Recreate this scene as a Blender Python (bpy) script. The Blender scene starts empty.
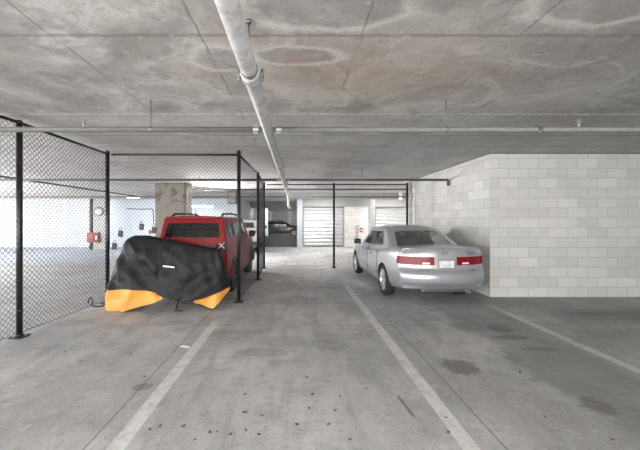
import bpy, bmesh, math, random
from mathutils import Vector, Matrix, noise
C = bpy.context.scene.collection
PI = math.pi
F, HX, HY, EYE = 322.0, 296.0, 219.5, 1.59      # lens in pixels, vanishing point, eye height
CEIL = 2.95

def dist_floor(py): return EYE * F / (py - HY)
def X_at(px, d): return (px - HX) * d / F
def Z_at(py, d): return EYE - (py - HY) * d / F

# ------------------------------------------------------------------ node helpers
class NT:
    def __init__(s, name):
        s.m = bpy.data.materials.new(name); s.m.use_nodes = True
        s.t = s.m.node_tree; s.n = s.t.nodes; s.l = s.t.links
        s.b = s.n['Principled BSDF']
    def put(s, sock, v):
        if isinstance(v, bpy.types.NodeSocket): s.l.new(v, sock)
        elif isinstance(v, (tuple, list)) and len(v) == 3 and sock.type == 'RGBA': sock.default_value = (*v, 1)
        else: sock.default_value = v
    def math(s, op, a, b=None, c=None, clamp=False):
        n = s.n.new('ShaderNodeMath'); n.operation = op; n.use_clamp = clamp
        s.put(n.inputs[0], a)
        if b is not None: s.put(n.inputs[1], b)
        if c is not None: s.put(n.inputs[2], c)
        return n.outputs[0]
    def mix(s, f, a, b, mode='MIX'):
        n = s.n.new('ShaderNodeMix'); n.data_type = 'RGBA'; n.blend_type = mode
        s.put(n.inputs[0], f); s.put(n.inputs[6], a); s.put(n.inputs[7], b)
        return n.outputs[2]
    def coords(s, which='Object'):
        n = s.n.new('ShaderNodeTexCoord'); return n.outputs[which]
    def sep(s, v):
        n = s.n.new('ShaderNodeSeparateXYZ'); s.put(n.inputs[0], v); return n.outputs
    def mapping(s, v, scale=(1, 1, 1), rot=(0, 0, 0), loc=(0, 0, 0)):
        n = s.n.new('ShaderNodeMapping'); s.put(n.inputs[0], v)
        n.inputs[1].default_value = loc; n.inputs[2].default_value = rot; n.inputs[3].default_value = scale
        return n.outputs[0]
    def noise(s, v, scale, detail=4, rough=.55, dist=0.0):
        n = s.n.new('ShaderNodeTexNoise'); s.put(n.inputs['Vector'], v)
        n.inputs['Scale'].default_value = scale; n.inputs['Detail'].default_value = detail
        n.inputs['Roughness'].default_value = rough; n.inputs['Distortion'].default_value = dist
        return n.outputs[0]
    def ramp(s, f, a, b):            # clamped 0..1 between a and b
        n = s.n.new('ShaderNodeMapRange'); s.put(n.inputs[0], f)
        n.inputs[1].default_value = a; n.inputs[2].default_value = b
        n.inputs[3].default_value = 0; n.inputs[4].default_value = 1
        return n.outputs[0]
    def line(s, x, c, w, soft=.004): # 1 inside |x-c|<w
        d = s.math('ABSOLUTE', s.math('SUBTRACT', x, c))
        return s.ramp(d, w + soft, w - soft)
    def mul(s, *a):
        r = a[0]
        for b in a[1:]: r = s.math('MULTIPLY', r, b)
        return r
    def maxi(s, *a):
        r = a[0]
        for b in a[1:]: r = s.math('MAXIMUM', r, b)
        return r
    def ell(s, x, y, cx, cy, rx, ry):  # normalised ellipse distance
        a = s.math('DIVIDE', s.math('SUBTRACT', x, cx), rx); b = s.math('DIVIDE', s.math('SUBTRACT', y, cy), ry)
        return s.math('SQRT', s.math('ADD', s.math('MULTIPLY', a, a), s.math('MULTIPLY', b, b)))
    def bump(s, h, strength=.3, dist=.01):
        n = s.n.new('ShaderNodeBump'); n.inputs['Strength'].default_value = strength
        n.inputs['Distance'].default_value = dist; s.put(n.inputs['Height'], h)
        s.l.new(n.outputs[0], s.b.inputs['Normal'])
    def col(s, c): s.put(s.b.inputs['Base Color'], c)
    def rough(s, r): s.put(s.b.inputs['Roughness'], r)

def mat(name, c, rough=.5, metal=0.0, var=.12, nscale=25, coat=0.0, bump=0.0):
    t = NT(name)
    v = t.coords()
    n = t.noise(v, nscale, 3)
    lo = tuple(x * (1 - var) for x in c); hi = tuple(min(1, x * (1 + var)) for x in c)
    t.col(t.mix(n, lo, hi)); t.rough(rough); t.b.inputs['Metallic'].default_value = metal
    t.b.inputs['Coat Weight'].default_value = coat
    if bump: t.bump(n, bump)
    return t.m

def glow(name, c, strength):
    t = NT(name); t.col((.8, .8, .8))
    t.b.inputs['Emission Color'].default_value = (*c, 1); t.b.inputs['Emission Strength'].default_value = strength
    return t.m

def glass_mat(name, tint, refl):
    t = NT(name); n = t.n; n.remove(t.b)
    tr = n.new('ShaderNodeBsdfTransparent'); tr.inputs[0].default_value = (*tint, 1)
    gl = n.new('ShaderNodeBsdfGlossy'); gl.inputs['Roughness'].default_value = .04; gl.inputs[0].default_value = (.9, .93, .95, 1)
    fr = n.new('ShaderNodeFresnel'); fr.inputs[0].default_value = 1.5
    f = t.math('ADD', fr.outputs[0], refl, clamp=True)
    mx = n.new('ShaderNodeMixShader'); t.l.new(f, mx.inputs[0]); t.l.new(tr.outputs[0], mx.inputs[1]); t.l.new(gl.outputs[0], mx.inputs[2])
    t.l.new(mx.outputs[0], n['Material Output'].inputs[0])
    return t.m

# ------------------------------------------------------------------ mesh helpers
def add_box(bm, c, s, bev=0.0, rot=None, seg=2):
    r = bmesh.ops.create_cube(bm, size=1.0)
    vs = r['verts']
    bmesh.ops.scale(bm, vec=Vector(s), verts=vs)
    if bev:
        es = list({e for v in vs for e in v.link_edges})
        rr = bmesh.ops.bevel(bm, geom=es, offset=bev, segments=seg, affect='EDGES', profile=.5)
        vs = list({v for f in rr['faces'] for v in f.verts} | {v for v in vs if v.is_valid})
        vs = list({v for v0 in vs for f in v0.link_faces for v in f.verts})
    M = Matrix.Translation(Vector(c))
    if rot is not None: M = M @ rot.to_4x4()
    bmesh.ops.transform(bm, matrix=M, verts=vs)
    return vs

def add_tube(bm, pts, r, n=10, cap=True, rs=None):
    pts = [Vector(p) for p in pts]
    rings = []
    prev = None
    for i, p in enumerate(pts):
        if i == 0: d = pts[1] - p
        elif i == len(pts) - 1: d = p - pts[i - 1]
        else: d = (pts[i + 1] - p).normalized() + (p - pts[i - 1]).normalized()
        d.normalize()
        if prev is None:
            a = Vector((0, 0, 1)) if abs(d.z) < .9 else Vector((1, 0, 0))
            u = d.cross(a).normalized()
        else:
            u = (prev - d * prev.dot(d)).normalized()
        prev = u
        w = d.cross(u)
        k = 1.0
        if 0 < i < len(pts) - 1:
            cs = (pts[i + 1] - p).normalized().dot((p - pts[i - 1]).normalized())
            k = 1 / max(.6, math.sqrt(max(.01, (1 + cs) / 2)))
        rr = (rs[i] if rs else r)
        rings.append([bm.verts.new(p + (u * math.cos(t) + w * math.sin(t)) * rr * (k if k < 1.5 else 1)) for t in [2 * PI * j / n for j in range(n)]])
    for a, b in zip(rings, rings[1:]):
        for j in range(n):
            f = bm.faces.new((a[j], a[(j + 1) % n], b[(j + 1) % n], b[j])); f.smooth = True
    if cap:
        bm.faces.new(rings[0][::-1]); bm.faces.new(rings[-1])

def add_lathe(bm, prof, axis='z', c=(0, 0, 0), n=24, closed=False):
    """prof: list of (radius, height along the axis)"""
    rings = []
    for r, h in prof:
        ring = []
        for j in range(n):
            t = 2 * PI * j / n
            a, b = r * math.cos(t), r * math.sin(t)
            p = {'z': (a, b, h), 'x': (h, a, b), 'y': (b, h, a)}[axis]
            ring.append(bm.verts.new(Vector(c) + Vector(p)))
        rings.append(ring)
    prs = list(zip(rings, rings[1:]))
    if closed: prs.append((rings[-1], rings[0]))
    for a, b in prs:
        for j in range(n):
            f = bm.faces.new((a[j], a[(j + 1) % n], b[(j + 1) % n], b[j])); f.smooth = True
    if not closed:
        if prof[0][0] > 1e-5: bm.faces.new(rings[0][::-1])
        if prof[-1][0] > 1e-5: bm.faces.new(rings[-1])

def obj(name, bm, m, parent=None, smooth=None):
    if isinstance(bm, bmesh.types.BMesh):
        bmesh.ops.recalc_face_normals(bm, faces=bm.faces)
        me = bpy.data.meshes.new(name); bm.to_mesh(me); bm.free()
    else: me = bm
    if m is not None: me.materials.clear(); me.materials.append(m)
    if smooth is not None:
        for p in me.polygons: p.use_smooth = True
        me.set_sharp_from_angle(angle=math.radians(smooth))
    o = bpy.data.objects.new(name, me); C.objects.link(o)
    if parent is not None: o.parent = parent
    return o

def thing(name, label, cat, loc=(0, 0, 0), rz=0, group=None):
    o = bpy.data.objects.new(name, None); C.objects.link(o)
    o.location = loc; o.rotation_euler = (0, 0, rz); o.empty_display_size = .1
    o['label'] = label; o['category'] = cat
    if group: o['group'] = group
    return o

def tag(o, label, cat, group=None):
    o['label'] = label; o['category'] = cat
    if group: o['group'] = group
    return o

def struct(name, bm, m, **k):
    o = obj(name, bm, m, **k); o['kind'] = 'structure'; return o

def B(): return bmesh.new()
def boxes(*specs):
    bm = B()
    for s in specs: add_box(bm, *s)
    return bm
def span(x0, x1, y0, y1, z0, z1): return (((x0 + x1) / 2, (y0 + y1) / 2, (z0 + z1) / 2), (x1 - x0, y1 - y0, z1 - z0))

def text_mesh(s, size, ext=.002):
    cu = bpy.data.curves.new('t', 'FONT'); cu.body = s; cu.size = size; cu.extrude = ext
    cu.align_x = 'CENTER'; cu.align_y = 'CENTER'
    o = bpy.data.objects.new('t', cu); C.objects.link(o)
    dg = bpy.context.evaluated_depsgraph_get()
    me = bpy.data.meshes.new_from_object(o.evaluated_get(dg))
    bpy.data.objects.remove(o); bpy.data.curves.remove(cu)
    # from the xy plane to the xz plane, facing -y
    me.transform(Matrix.Rotation(PI / 2, 4, 'X'))
    return me

# ------------------------------------------------------------------ materials
def concrete_floor():
    t = NT('floor_concrete'); v = t.coords(); x, y, z = t.sep(v)
    big = t.noise(v, .55, 4, .6, .4); mid = t.noise(v, 2.6, 5, .65); fine = t.noise(v, 45, 3, .7); trow = t.noise(t.mapping(v, (3.0, .45, 1)), 1.5, 5, .6, .6)
    c = t.mix(t.ramp(big, .38, .62), (.345, .341, .337), (.53, .527, .522))
    c = t.mix(t.math('MULTIPLY', t.ramp(mid, .48, .62), .45), c, (.26, .256, .252))
    c = t.mix(t.math('MULTIPLY', t.ramp(trow, .5, .68), .5), c, (.24, .237, .235))
    c = t.mix(t.math('MULTIPLY', t.ramp(fine, .55, .66), .42), c, (.17, .165, .16))
    c = t.mix(t.math('MULTIPLY', t.ramp(fine, .44, .34), .3), c, (.66, .615, .60))
    spk = t.noise(v, 10, 6, .72)
    c = t.mix(t.math('MULTIPLY', t.ramp(spk, .56, .64), .4), c, (.20, .196, .19)); c = t.mix(t.math('MULTIPLY', t.ramp(spk, .43, .36), .3), c, (.62, .615, .61))
    # worn wheel track right of the right-hand stripe, and the darker strip along the block wall
    wob = t.math('MULTIPLY', t.math('SUBTRACT', t.noise(v, 1.3, 5, .65), .5), .9)
    xw = t.math('ADD', x, wob)
    tr = t.mul(t.ramp(t.math('ABSOLUTE', t.math('SUBTRACT', xw, 2.95)), .62, .38), t.ramp(y, 6.1, 5.2), t.ramp(y, -1.0, 1.0))
    c = t.mix(t.math('MULTIPLY', tr, .55), c, (.145, .143, .142))
    yw = t.math('ADD', y, t.math('MULTIPLY', wob, .5))
    tr2 = t.mul(t.ramp(t.math('ABSOLUTE', t.math('SUBTRACT', yw, 5.35)), .5, .2), t.ramp(x, 4.0, 4.8))
    c = t.mix(t.math('MULTIPLY', tr2, .6), c, (.12, .118, .115))
    rt = t.mul(t.ramp(xw, 1.2, 4.2), t.ramp(y, 9.0, 6.0))
    c = t.mix(t.math('MULTIPLY', rt, .42), c, (.17, .168, .166))  # floor painted dimmer to the right, away from the light
    # bluish shade and reflection painted into the floor beyond the left-hand fence
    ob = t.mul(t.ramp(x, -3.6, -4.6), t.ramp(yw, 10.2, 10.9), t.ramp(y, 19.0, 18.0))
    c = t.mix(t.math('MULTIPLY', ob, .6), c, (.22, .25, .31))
    # spots of oil
    for px, py, rx, ry, k in ((460, 367, .20, .20, .8), (598, 406, .13, .16, .75), (500, 329, .20, .17, .8), (512, 337, .25, .10, .75), (540, 349, .25, .08, .55),
                              (180, 322, .22, .10, .35), (265, 160 + 192, .35, .12, .3), (235, 332, .5, .12, .3), (300, 300, .5, .3, .22), (330, 345, .3, .2, .25), (143, 387, .10, .07, .6), (590, 314, .45, .10, .6), (425, 320, .25, .12, .3)):
        d = dist_floor(py); e = t.ell(x, y, X_at(px, d), d, rx, ry)
        e = t.math('ADD', e, t.math('MULTIPLY', t.math('SUBTRACT', t.noise(v, 11, 4, .65), .5), 1.6))
        c = t.mix(t.math('MULTIPLY', t.ramp(e, 1.05, .75), k), c, (.125, .118, .108))
    # dark drip line
    a0 = Vector((X_at(398, dist_floor(396)), dist_floor(396))); a1 = Vector((X_at(414, dist_floor(417)), dist_floor(417)))
    ln = t.mul(t.line(t.math('ADD', x, t.math('MULTIPLY', t.math('SUBTRACT', y, a0.y), (a0.x - a1.x) / (a1.y - a0.y))), a0.x, .012, .008), t.ramp(y, a0.y + .03, a0.y - .02), t.ramp(y, a1.y - .03, a1.y + .02))
    c = t.mix(t.math('MULTIPLY', ln, .8), c, (.09, .085, .08))
    # saw-cut joints
    j = t.maxi(t.line(x, -1.47, .006), t.line(x, 1.46, .006), t.line(y, 4.87, .005), t.line(y, 6.12, .008), t.line(x, 4.9, .006), t.line(x, -6.2, .008), t.line(y, 10.75, .012), t.line(y, 14.5, .012))
    c = t.mix(t.math('MULTIPLY', j, .75), c, (.10, .098, .095))
    # worn paint stripes
    wear = t.math('MULTIPLY', t.ramp(t.noise(v, 9, 5, .7), .30, .52), t.ramp(t.noise(v, 60, 2, .7), .25, .45))
    s1 = t.mul(t.line(x, -1.25, .062), t.ramp(y, 5.2, 4.8)); s2 = t.mul(t.line(x, 1.215, .062), t.ramp(y, 8.3, 7.5)); s3 = t.mul(t.line(x, 3.59, .062), t.ramp(y, 6.1, 5.4))
    st = t.math('MULTIPLY', t.maxi(s1, s2, t.math('MULTIPLY', s3, .65)), t.math('ADD', t.math('MULTIPLY', wear, .55), .16))
    c = t.mix(st, c, (.72, .715, .69))
    s4 = t.mul(t.line(y, 10.35, .13, .08), t.ramp(x, -4.5, -5.5), t.ramp(x, -10.5, -9.5)); s5 = t.mul(t.line(y, 16.2, .12, .08), t.ramp(x, .2, -.1), t.ramp(x, -3.4, -3))
    c = t.mix(t.math('MULTIPLY', t.maxi(s4, s5), t.math('ADD', t.math('MULTIPLY', wear, .4), .25)), c, (.55, .40, .22))
    t.col(c); t.rough(t.math('ADD', t.math('MULTIPLY', mid, .3), .42))
    t.bump(t.math('SUBTRACT', t.math('MULTIPLY', fine, .4), j), .25, .004)
    return t.m

def concrete_ceiling():
    t = NT('ceiling_concrete'); v = t.coords(); x, y, z = t.sep(v)
    big = t.noise(v, .7, 5, .6, .8); str_ = t.noise(t.mapping(v, (.8, .8, 1), (0, 0, .35)), 1.0, 4, .55, 1.1); mid = t.noise(v, 3.2, 5, .65, .5); fine = t.noise(v, 40, 3, .7)
    c = t.mix(t.ramp(big, .38, .62), (.34, .328, .31), (.58, .565, .545))
    c = t.mix(t.math('MULTIPLY', t.ramp(str_, .50, .62), .5), c, (.27, .25, .228))
    c = t.mix(t.math('MULTIPLY', t.ramp(t.math('ABSOLUTE', t.math('SUBTRACT', str_, .46)), .03, .0), .55), c, (.66, .655, .64))
    c = t.mix(t.math('MULTIPLY', t.ramp(mid, .53, .64), .4), c, (.20, .192, .18))
    c = t.mix(t.math('MULTIPLY', t.ramp(y, 4.0, 4.4), .55), c, (.50, .497, .495))  # far ceiling evened out and painted lighter, brightness put into the colour
    # warm rust-brown bloom
    bl = t.ell(x, y, .6, 3.0, 1.7, .75)
    bl = t.math('ADD', bl, t.math('MULTIPLY', t.math('SUBTRACT', t.noise(v, 1.4, 5, .65), .5), 1.8))
    c = t.mix(t.math('MULTIPLY', t.ramp(bl, 1.2, .2), .6), c, (.40, .31, .225))
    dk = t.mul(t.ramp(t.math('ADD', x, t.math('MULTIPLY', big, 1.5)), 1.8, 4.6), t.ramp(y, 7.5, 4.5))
    c = t.mix(t.math('MULTIPLY', dk, .45), c, (.17, .165, .16))  # painted shade: ceiling dims toward the right
    # pale lime rings left by old water
    wb = t.math('MULTIPLY', t.math('SUBTRACT', t.noise(v, 2.6, 3, .5), .5), .9)
    for cx, cy, rx, ry in ((-.02, 2.68, .38, .16), (.15, 2.08, .55, .22), (-.62, 2.75, .30, .22), (2.0, 2.0, .5, .25), (.65, 4.95, .55, .25), (1.75, 5.0, .55, .22), (-1.1, 5.1, .7, .2)):
        e = t.math('ADD', t.ell(x, y, cx, cy, rx, ry), wb)
        rg = t.ramp(t.math('ABSOLUTE', t.math('SUBTRACT', e, 1.0)), .22, .0)
        c = t.mix(t.math('MULTIPLY', rg, .7), c, (.66, .645, .62))
        c = t.mix(t.math('MULTIPLY', t.ramp(e, .92, .8), .35), c, (.24, .235, .23))
    rd = t.math('ADD', t.ell(x, y, .03, 2.78, .12, .022), t.math('MULTIPLY', t.math('SUBTRACT', t.noise(v, 20, 3, .5), .5), .8))
    c = t.mix(t.math('MULTIPLY', t.ramp(rd, 1.1, .6), .6), c, (.55, .27, .19))
    # board joints
    wv = t.math('MULTIPLY', t.math('SUBTRACT', t.noise(v, 6, 3, .6), .5), .05)
    xx = t.math('ADD', x, wv); yy = t.math('ADD', y, wv)
    jx = [t.line(xx, k, .010, .008) for k in (-8.0, -6.8, -5.6, -4.4, -3.1, -1.80, -.70, .49, 1.66, 2.25, 2.9, 4.1, 5.3)]
    jx = t.mul(t.maxi(*jx), t.ramp(t.noise(v, 1.6, 4, .65), .45, .58))
    jy = t.maxi(*[t.line(yy, k, .016, .014) for k in (2.38, 5.22, 6.0, 7.7, 9.0, 12.0)])
    c = t.mix(t.math('MULTIPLY', jx, .45), c, (.13, .125, .12)); c = t.mix(t.math('MULTIPLY', jy, .6), c, (.15, .145, .14))
    ws = t.mul(t.line(y, 4.17, .035, .03), t.ramp(t.noise(v, 24, 4, .7), .42, .58))
    c = t.mix(t.math('MULTIPLY', ws, .85), c, (.80, .79, .76))
    c = t.mix(t.math('MULTIPLY', t.line(y, 4.21, .012, .01), .5), c, (.16, .155, .15))
    c = t.mix(t.math('MULTIPLY', t.ramp(fine, .55, .66), .4), c, (.16, .155, .15))
    spk = t.noise(v, 11, 5, .7)
    c = t.mix(t.math('MULTIPLY', t.ramp(spk, .57, .66), .4), c, (.20, .19, .18)); c = t.mix(t.math('MULTIPLY', t.ramp(spk, .42, .34), .3), c, (.68, .67, .65))
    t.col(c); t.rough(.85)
    t.bump(t.math('ADD', t.math('MULTIPLY', mid, .5), t.math('SUBTRACT', t.math('MULTIPLY', fine, .2), jx)), .35, .012)
    return t.m

def block_paint(name, a, b, mortar):
    t = NT(name); uv = t.coords('UV')
    n = t.n.new('ShaderNodeTexBrick'); t.l.new(uv, n.inputs[0])
    n.offset = .5; n.inputs['Scale'].default_value = 1; n.inputs['Brick Width'].default_value = .4064; n.inputs['Row Height'].default_value = .2032
    n.inputs['Mortar Size'].default_value = .006; n.inputs['Mortar Smooth'].default_value = .25; n.inputs['Bias'].default_value = 0
    n.inputs['Color1'].default_value = (*a, 1); n.inputs['Color2'].default_value = (*b, 1); n.inputs['Mortar'].default_value = (*mortar, 1)
    nz = t.noise(uv, 1.4, 5, .6, .4); fz = t.noise(uv, 70, 3, .7)
    c = t.mix(t.math('MULTIPLY', t.ramp(nz, .42, .7), .35), n.outputs[0], tuple(v * .72 for v in a))
    c = t.mix(t.math('MULTIPLY', t.ramp(fz, .58, .72), .3), c, tuple(v * .55 for v in a))
    t.col(c); t.rough(.75)
    t.bump(t.math('SUBTRACT', t.math('MULTIPLY', fz, .25), n.outputs[1]), .5, .006)
    return t.m

def plaster(name, c0, dirt, k=.4, scale=1.3):
    t = NT(name); v = t.coords(); n = t.noise(v, scale, 5, .65, .5); f = t.noise(v, 45, 3, .7)
    c = t.mix(t.math('MULTIPLY', t.ramp(n, .45, .7), k), c0, dirt)
    c = t.mix(t.math('MULTIPLY', t.ramp(f, .58, .72), .2), c, tuple(x * .6 for x in dirt))
    t.col(c); t.rough(.8); t.bump(f, .2, .004); return t.m

M = {}
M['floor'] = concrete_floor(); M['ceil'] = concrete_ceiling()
M['block'] = block_paint('white_painted_block', (.615, .605, .58), (.50, .495, .475), (.37, .365, .35))
M['white'] = plaster('white_wall', (.55, .59, .64), (.44, .47, .51), .3)
M['grey'] = plaster('grey_concrete', (.42, .415, .40), (.28, .275, .265), .5)
M['beam'] = plaster('beam_concrete', (.30, .30, .295), (.22, .22, .215), .5)
M['black'] = mat('black_vinyl', (.012, .012, .013), .38, 0, .2)
M['galv'] = mat('galvanised_steel', (.36, .355, .35), .42, .7, .2, 60)
M['paintpipe'] = None
t = NT('white_painted_pipe'); v = t.coords(); nz = t.noise(v, 9, 5, .7); f = t.noise(t.mapping(v, (6, 1, 6)), 8, 3, .6)
c = t.mix(t.math('MULTIPLY', t.ramp(nz, .46, .62), .6), (.46, .455, .447), (.22, .216, .21)); t.col(c); t.rough(.45); t.bump(f, .15, .004); M['paintpipe'] = t.m
M['pipe'] = mat('grey_pipe', (.15, .147, .14), .6, 0, .35, 30)
M['darkpipe'] = mat('dark_pipe', (.10, .10, .102), .5, .2, .3, 30)
M['steel'] = mat('dull_steel', (.2, .2, .2), .45, .8, .2)
M['silver'] = mat('silver_paint', (.41, .425, .452), .32, .5, .04, 300, .6)
M['red'] = mat('red_paint', (.27, .004, .007), .4, 0, .1, 200, .05); M['red'].node_tree.nodes['Principled BSDF'].inputs['Specular IOR Level'].default_value = .25
M['offwhite_paint'] = mat('pale_silver_paint', (.6, .61, .62), .35, .3, .05, 200, .8)
M['navy'] = mat('dark_car_paint', (.02, .021, .024), .25, .2, .1, 200, 1.0)
M['plastic'] = mat('black_plastic', (.02, .02, .021), .55, 0, .2)
M['trimgrey'] = mat('grey_plastic', (.07, .07, .072), .55, 0, .2)
M['rubber'] = mat('tyre_rubber', (.016, .016, .016), .8, 0, .3, 40)
M['alloy'] = mat('alloy_wheel', (.55, .55, .56), .3, .7, .08, 60)
M['darkalloy'] = mat('dark_alloy_wheel', (.06, .06, .062), .35, .6, .1, 60)
M['glass'] = glass_mat('car_glass', (.76, .78, .79), .22)
M['darkglass'] = glass_mat('tinted_glass', (.03, .03, .032), .02)
M['seat'] = mat('grey_seat_fabric', (.26, .255, .25), .9, 0, .15, 60)
M['lens'] = mat('red_lens', (.19, .003, .007), .3, 0, .6, 30, .1)
M['lens'].node_tree.nodes['Principled BSDF'].inputs['Specular IOR Level'].default_value = .25
M['clear'] = mat('clear_lens', (.75, .72, .72), .2, 0, .08, 60, 1.0)
M['chrome'] = mat('chrome', (.6, .6, .61), .15, 1.0, .05)
M['dkchrome'] = mat('shaded_badge_metal', (.25, .25, .26), .3, .8, .05)
t = NT('licence_plate_face'); v = t.coords(); nz = t.noise(v, 14, 3, .6)
t.col(t.mix(t.ramp(nz, .48, .64), (.66, .67, .66), (.47, .51, .48))); t.rough(.4); M['plate'] = t.m
M['redsign'] = mat('red_sign', (.27, .045, .04), .5, 0, .1)
M['whitesign'] = mat('white_sign', (.8, .8, .79), .5, 0, .05)
t = NT('black_cover_cloth'); v = t.coords(); nz = t.noise(v, 6, 4, .6, 1.0)
t.col(t.mix(nz, (.010, .010, .011), (.022, .022, .023))); t.rough(.5); t.bump(t.noise(v, 14, 3, .55, 1.8), .22, .012); t.b.inputs['Specular IOR Level'].default_value = .22; t.rough(.55); M['cover'] = t.m
t = NT('orange_cover_cloth'); v = t.coords(); nz = t.noise(v, 6, 4, .6, 1.0)
t.col(t.mix(nz, (.62, .26, .035), (.70, .34, .065))); t.rough(.5); t.bump(t.noise(v, 14, 3, .55, 1.8), .22, .012); M['orange'] = t.m
M['leaf'] = mat('dry_leaf', (.16, .095, .045), .8, 0, .4, 60)
M['leafdark'] = mat('dark_leaf', (.07, .06, .05), .8, 0, .4, 60)
M['lamp'] = glow('lamp_lens', (1, .99, .95), 40)
M['lamp_far'] = glow('lamp_lens_far', (.97, .98, 1), 9)
t = NT('roll_door_steel'); v = t.coords(); nz = t.noise(t.mapping(v, (.7, 1, 3)), 2.0, 4, .6)
t.col(t.mix(nz, (.45, .455, .46), (.66, .665, .67))); t.rough(.28); t.b.inputs['Metallic'].default_value = .55; M['rolldoor'] = t.m
t = NT('stained_column'); v = t.coords(); x, y, z = t.sep(v); nz = t.noise(v, 4.5, 5, .7, .6)
c = t.mix(t.math('MULTIPLY', t.ramp(nz, .4, .65), .4), (.23, .21, .18), (.17, .152, .13))
st = t.mul(t.ramp(t.noise(v, 3.4, 4, .6, .5), .5, .6), t.ramp(z, 2.0, 2.3)); c = t.mix(t.math('MULTIPLY', st, .85), c, (.10, .085, .07))
t.col(c); t.rough(.85); M['stained'] = t.m

# ------------------------------------------------------------------ the room
def slab(z0, z1):          # unseen edges cut back left and behind to let daylight in; wider further on
    bm = B(); ring = [(-12.2, -5.5), (12, -5.5), (12, 48), (-24, 48), (-24, 13.4), (-12.2, 13.4)]
    lo = [bm.verts.new((x, y, z0)) for x, y in ring]; hi = [bm.verts.new((x, y, z1)) for x, y in ring]
    bm.faces.new(lo[::-1]); bm.faces.new(hi)
    for k in range(6): bm.faces.new((lo[k], lo[(k + 1) % 6], hi[(k + 1) % 6], hi[k]))
    return bm
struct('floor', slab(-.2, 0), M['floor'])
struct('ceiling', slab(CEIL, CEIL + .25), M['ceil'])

def block_wall(name, quads):
    """quads: list of (A, B) floor segments; metric UVs along each face"""
    bm = B(); uv = bm.loops.layers.uv.new('UVMap')
    u0 = 0
    for A, Bp, z0, z1 in quads:
        A = Vector(A); Bp = Vector(Bp); L = (Bp - A).length
        vs = [bm.verts.new((A.x, A.y, z0)), bm.verts.new((Bp.x, Bp.y, z0)), bm.verts.new((Bp.x, Bp.y, z1)), bm.verts.new((A.x, A.y, z1))]
        f = bm.faces.new(vs)
        for l, (a, b) in zip(f.loops, ((0, z0), (L, z0), (L, z1), (0, z1))): l[uv].uv = (a + u0, b)
        u0 += L
    me = bpy.data.meshes.new(name); bm.to_mesh(me); bm.free()
    o = obj(name, me, M['block']); o['kind'] = 'structure'; return o
WX, WY0, WY1 = 3.98, dist_floor(297), 10.9
block_wall('wall_right', [((WX, WY1), (WX, WY0), 0, CEIL), ((WX, WY0), (12.0, WY0), 0, CEIL), ((12, WY0), (12, WY1), 0, CEIL), ((12, WY1), (WX, WY1), 0, CEIL)])
struct('trim_1', boxes(span(WX - .004, WX + .01, WY0, WY1, CEIL - .014, CEIL), span(WX, 12, WY0 - .004, WY0 + .01, CEIL - .014, CEIL)), M['plastic'])
struct('wall_side', boxes(span(11.8, 12.0, -5.5, WY0 - .01, 0, CEIL)), M['grey'])  # unseen wall, kept closed to darken the right side

FY = 18.6                                                   # the far side of the drive aisle
struct('wall_back', boxes(span(-24, -3.4, FY, FY + .25, 0, CEIL)), M['white'])
struct('wall_light_blocker', boxes(span(4.6, 12, -5.5, -5.3, 0, CEIL)), M['grey'])  # added out of view to cut the light reaching the right
struct('wall_far', boxes(span(-24, 12, 46, 46.3, 0, CEIL)), M['grey'])
struct('wall_corridor', boxes(span(-3.6, -3.4, FY + .25, 46, 0, CEIL)), M['beam'])
# lock-up bays right of the corridor: pier, roll door, block pier, gap, roll door
xb = lambda px: X_at(px, FY)
struct('wall_pier', boxes(span(xb(297), xb(302.5), FY - .15, FY + 1.3, 0, CEIL)), M['white'])
block_wall('wall_bay', [((xb(344.5), FY), (xb(370), FY), 0, CEIL), ((xb(344.5), FY + .5), (xb(344.5), FY), 0, CEIL)])
struct('wall_bay_back', boxes(span(xb(297), 12, FY + 1.3, FY + 1.5, 0, CEIL)), M['grey'])
struct('trim_2', boxes(span(xb(297), xb(420), FY - .1, FY + .3, 2.33, CEIL)), M['beam'])      # header above the doors
struct('trim_3', boxes(span(-24, 12, 16.4, 16.8, 2.66, CEIL)), M['beam'])                       # beams across the slab
struct('trim_4', boxes(span(-3.4, xb(297), 24, 24.5, 2.45, CEIL)), M['beam'])
struct('trim_5', boxes(span(-3.4, xb(297), 33, 33.5, 2.45, CEIL)), M['beam'])
def roll_door(x0, x1, y, label, n=11):
    r = thing('roll_up_door', label, 'door', ((x0 + x1) / 2, y, 0))
    w = x1 - x0; bm = B()
    pts = []
    for i in range(n):
        z = 2.33 * i / n; h = 2.33 / n
        pts += [(0.0, z + .004), (-.028, z + h * .3), (-.028, z + h * .7), (0, z + h - .004)]
    va = [bm.verts.new((-w / 2, a, b)) for a, b in pts]; vb = [bm.verts.new((w / 2, a, b)) for a, b in pts]
    for i in range(len(pts) - 1): bm.faces.new((va[i], vb[i], vb[i + 1], va[i + 1]))
    obj('curtain', bm, M['rolldoor'], r)
    for s in (-1, 1): obj('guide_rail', boxes(((s * (w / 2 - .03), -.03, 1.165), (.06, .07, 2.33))), M['galv'], r)
    obj('bottom_bar', boxes(((0, -.025, .04), (w - .14, .05, .08))), M['steel'], r)
    return r
roll_door(xb(303), xb(344), FY + .25, 'wide silver roll-up door right of the white pier, behind the back fence')
roll_door(xb(376), xb(412), FY + .25, 'silver roll-up door seen over the roof of the silver sedan')
# columns
def column(x0, x1, y0, y1, m, name, ):
    return struct(name, boxes((*span(x0, x1, y0, y1, 0, CEIL), .02)), m)
column(X_at(155, 12), X_at(186, 12), 12, 12.7, M['stained'], 'wall_column_left')
column(X_at(93, 17), X_at(105, 17), 17, 17.5, M['grey'], 'wall_column_far')
column(X_at(369.5, 17.5), X_at(375, 17.5), 17.5, 17.9, M['grey'], 'wall_column_bay')
column(-2.75, -2.3, 26, 26.5, M['white'], 'wall_column_corridor')
column(-.9, -.5, 36, 36.5, M['white'], 'wall_column_end')
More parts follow.
